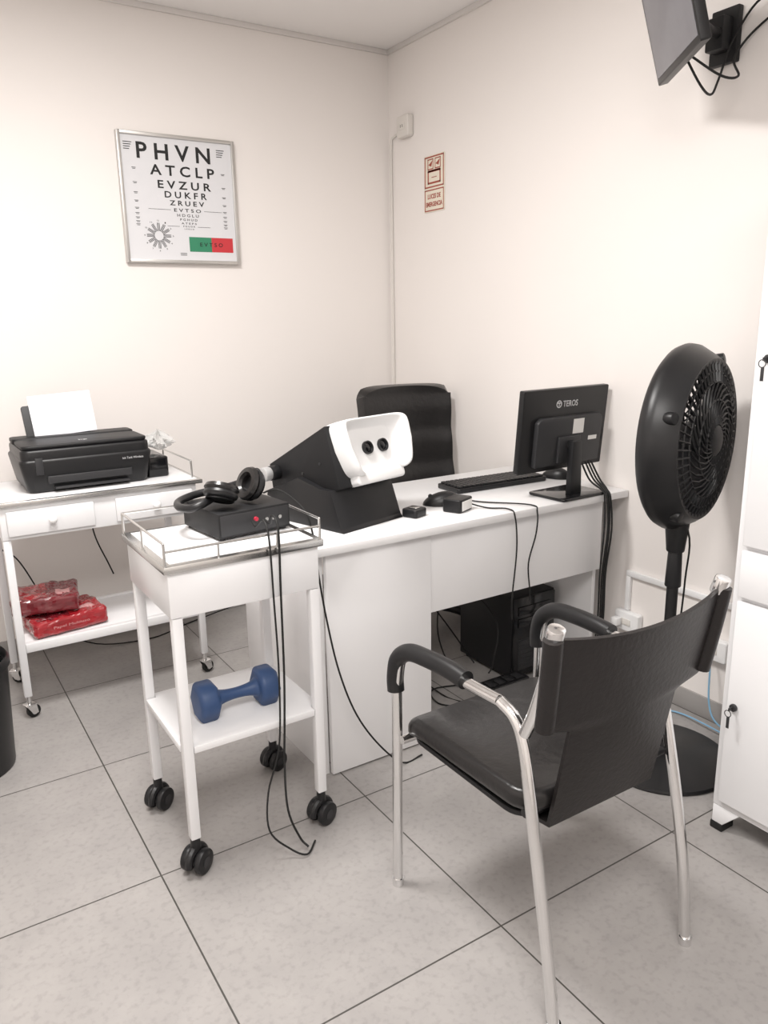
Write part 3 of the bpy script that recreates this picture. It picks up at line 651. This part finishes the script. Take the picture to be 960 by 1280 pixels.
# ---------------------------------------------------------------- low wall trunking, outlets
b=B();b.box(XE-.014,XE-.001,1.12,1.865,.425,.447,.002).box(XE-.014,XE-.001,1.845,1.865,.29,.4245,.002)
solo('cable_trunking',b,WPLAS,'white plastic cable trunking fixed low on the wall','cable trunking')
def outlet(y,z,lab,plug=False):
    M=frame((XE-.001,y,z),(0,-1,0),(0,0,1),(-1,0,0));e=thing('wall_outlet',lab,'outlet',(XE,y,z-.04))
    part(e,'outlet_cover',B().slab(-.055,.055,-.038,.038,0,.030,.008,.005,M),WPLAS)
    b=B();b.box(-.022,.022,-.012,.012,.030,.033,.001,M);part(e,'outlet_socket',b,CREAM)
    if plug: b=B();b.box(-.045,-.015,-.015,.015,.0335,.065,.004,M);part(e,'plug',b,WPLAS)
outlet(1.84,.25,'white surface outlet with a plug, low on the wall',True)
outlet(1.475,.27,'white network outlet low on the wall behind the fan')
cab([(XE-.035,1.47,.24),(XE-.05,1.46,.20),(2.20,1.44,.10),(2.185,1.40,.05),(2.185,1.32,.03),(2.19,1.24,.01),(2.20,1.15,.006),(2.18,1.19,.006),(2.19,1.42,.02),(2.20,1.58,.006),(2.10,1.66,.004)],'light blue network cable curling down to the floor',.003,BLUC)
# ---------------------------------------------------------------- wall TV
p1=Vector((2.05,1.685,2.03));p2=Vector((1.815,1.372,2.03));ux=(p2-p1);W=ux.length;ux.normalize()
nh=Vector((ux.y,-ux.x,0));nh=nh if nh.x<0 else -nh
tl=math.radians(15.5);nv=(nh*math.cos(tl)-Vector((0,0,1))*math.sin(tl));uy=(nh*math.sin(tl)+Vector((0,0,1))*math.cos(tl))
M=frame(p1,ux,uy,nv) if ux.cross(uy).dot(nv)>0 else frame(p2,-ux,uy,nv)
e=thing('wall_television','small flat television tilted down on a wall bracket','television',(2.0,1.55,2.0))
part(e,'bezel',B().slab(0,W,0,.27,-.028,0,.006,.003,M),BLK)
part(e,'screen',B().box(.012,W-.012,.018,.26,0,.001,0,M),TVS)
b=B();b.box(W*.2,W*.8,.05,.2,-.05,-.027,.006,M)
part(e,'rear_cover',b,BLK)
c0=M@Vector((W*.5,.12,-.052))
b=B();b.tube([c0,c0+Vector((.06,0,-.02)),Vector((2.16,1.60,2.17)),Vector((2.255,1.62,2.18))],.014,seg=10,smooth=0);b.box(2.245,2.2685,1.575,1.665,2.10,2.25,.004);b.box(2.20,2.25,1.59,1.65,2.13,2.22,.006);part(e,'wall_bracket',b,BLKM)
part(e,'cable',B().tube([M@Vector((W*.35,.04,-.045)),(2.08,1.50,2.02),(2.16,1.50,2.03),(2.22,1.56,2.10),(2.255,1.52,2.17),(2.255,1.42,2.20),(2.255,1.36,2.12),(2.255,1.33,2.0)],.0035,seg=8),RUB)
part(e,'cable',B().tube([M@Vector((W*.3,.05,-.045)),(2.05,1.54,2.0),(2.14,1.57,1.995),(2.21,1.60,2.05),(2.24,1.58,2.16),(2.24,1.50,2.24),(2.255,1.40,2.22)],.0035,seg=8),RUB)
# ---------------------------------------------------------------- waste bin
BX,BY=.055,2.60
T=Matrix.Translation((BX,BY,0))
e=thing('waste_bin','black plastic waste bin standing on the floor by the cart','bin',(BX,BY,0))
part(e,'bin_body',B().lathe([(0,.0005),(.13,.0005),(.135,.01),(.150,.34),(.144,.34),(.128,.012),(0,.012)],T,40),BLK)
part(e,'bin_rim',B().lathe([(.146,.341),(.157,.341),(.158,.36),(.150,.372),(.146,.36)],T,40,closed=True),BLK)
# ---------------------------------------------------------------- lights
def area(name,loc,sx,sy,power,col=(1,.972,.945)):
    l=bpy.data.lights.new(name,'AREA');l.shape='RECTANGLE';l.size=sx;l.size_y=sy;l.energy=power;l.color=col
    o=bpy.data.objects.new(name,l);o.location=loc;COL.objects.link(o);return o
area('ceiling_light',(.42,1.85,2.60),.5,.5,56)
area('ceiling_light',(.1,-.1,2.60),1.0,1.0,63)
w=bpy.data.worlds.new('world');SC.world=w;w.use_nodes=True
w.node_tree.nodes['Background'].inputs[0].default_value=(1,.96,.93,1);w.node_tree.nodes['Background'].inputs[1].default_value=.3
# ---------------------------------------------------------------- camera
pit,yaw,roll=[math.radians(x) for x in(13.96,32.32,1.02)]
s,c=math.sin(pit),math.cos(pit)
F=Vector((math.sin(yaw),math.cos(yaw),0));Rt=Vector((math.cos(yaw),-math.sin(yaw),0));Z=Vector((0,0,1))
fw=c*F-s*Z;dn=-(s*F+c*Z);R2=math.cos(roll)*Rt+math.sin(roll)*dn;D2=-math.sin(roll)*Rt+math.cos(roll)*dn
cd=bpy.data.cameras.new('camera');cd.sensor_fit='VERTICAL';cd.sensor_height=36;cd.lens=970.5/1280*36;cd.clip_start=.05
co=bpy.data.objects.new('camera',cd);COL.objects.link(co)
co.matrix_world=frame((0,0,1.38),R2,-D2,-fw);SC.camera=co
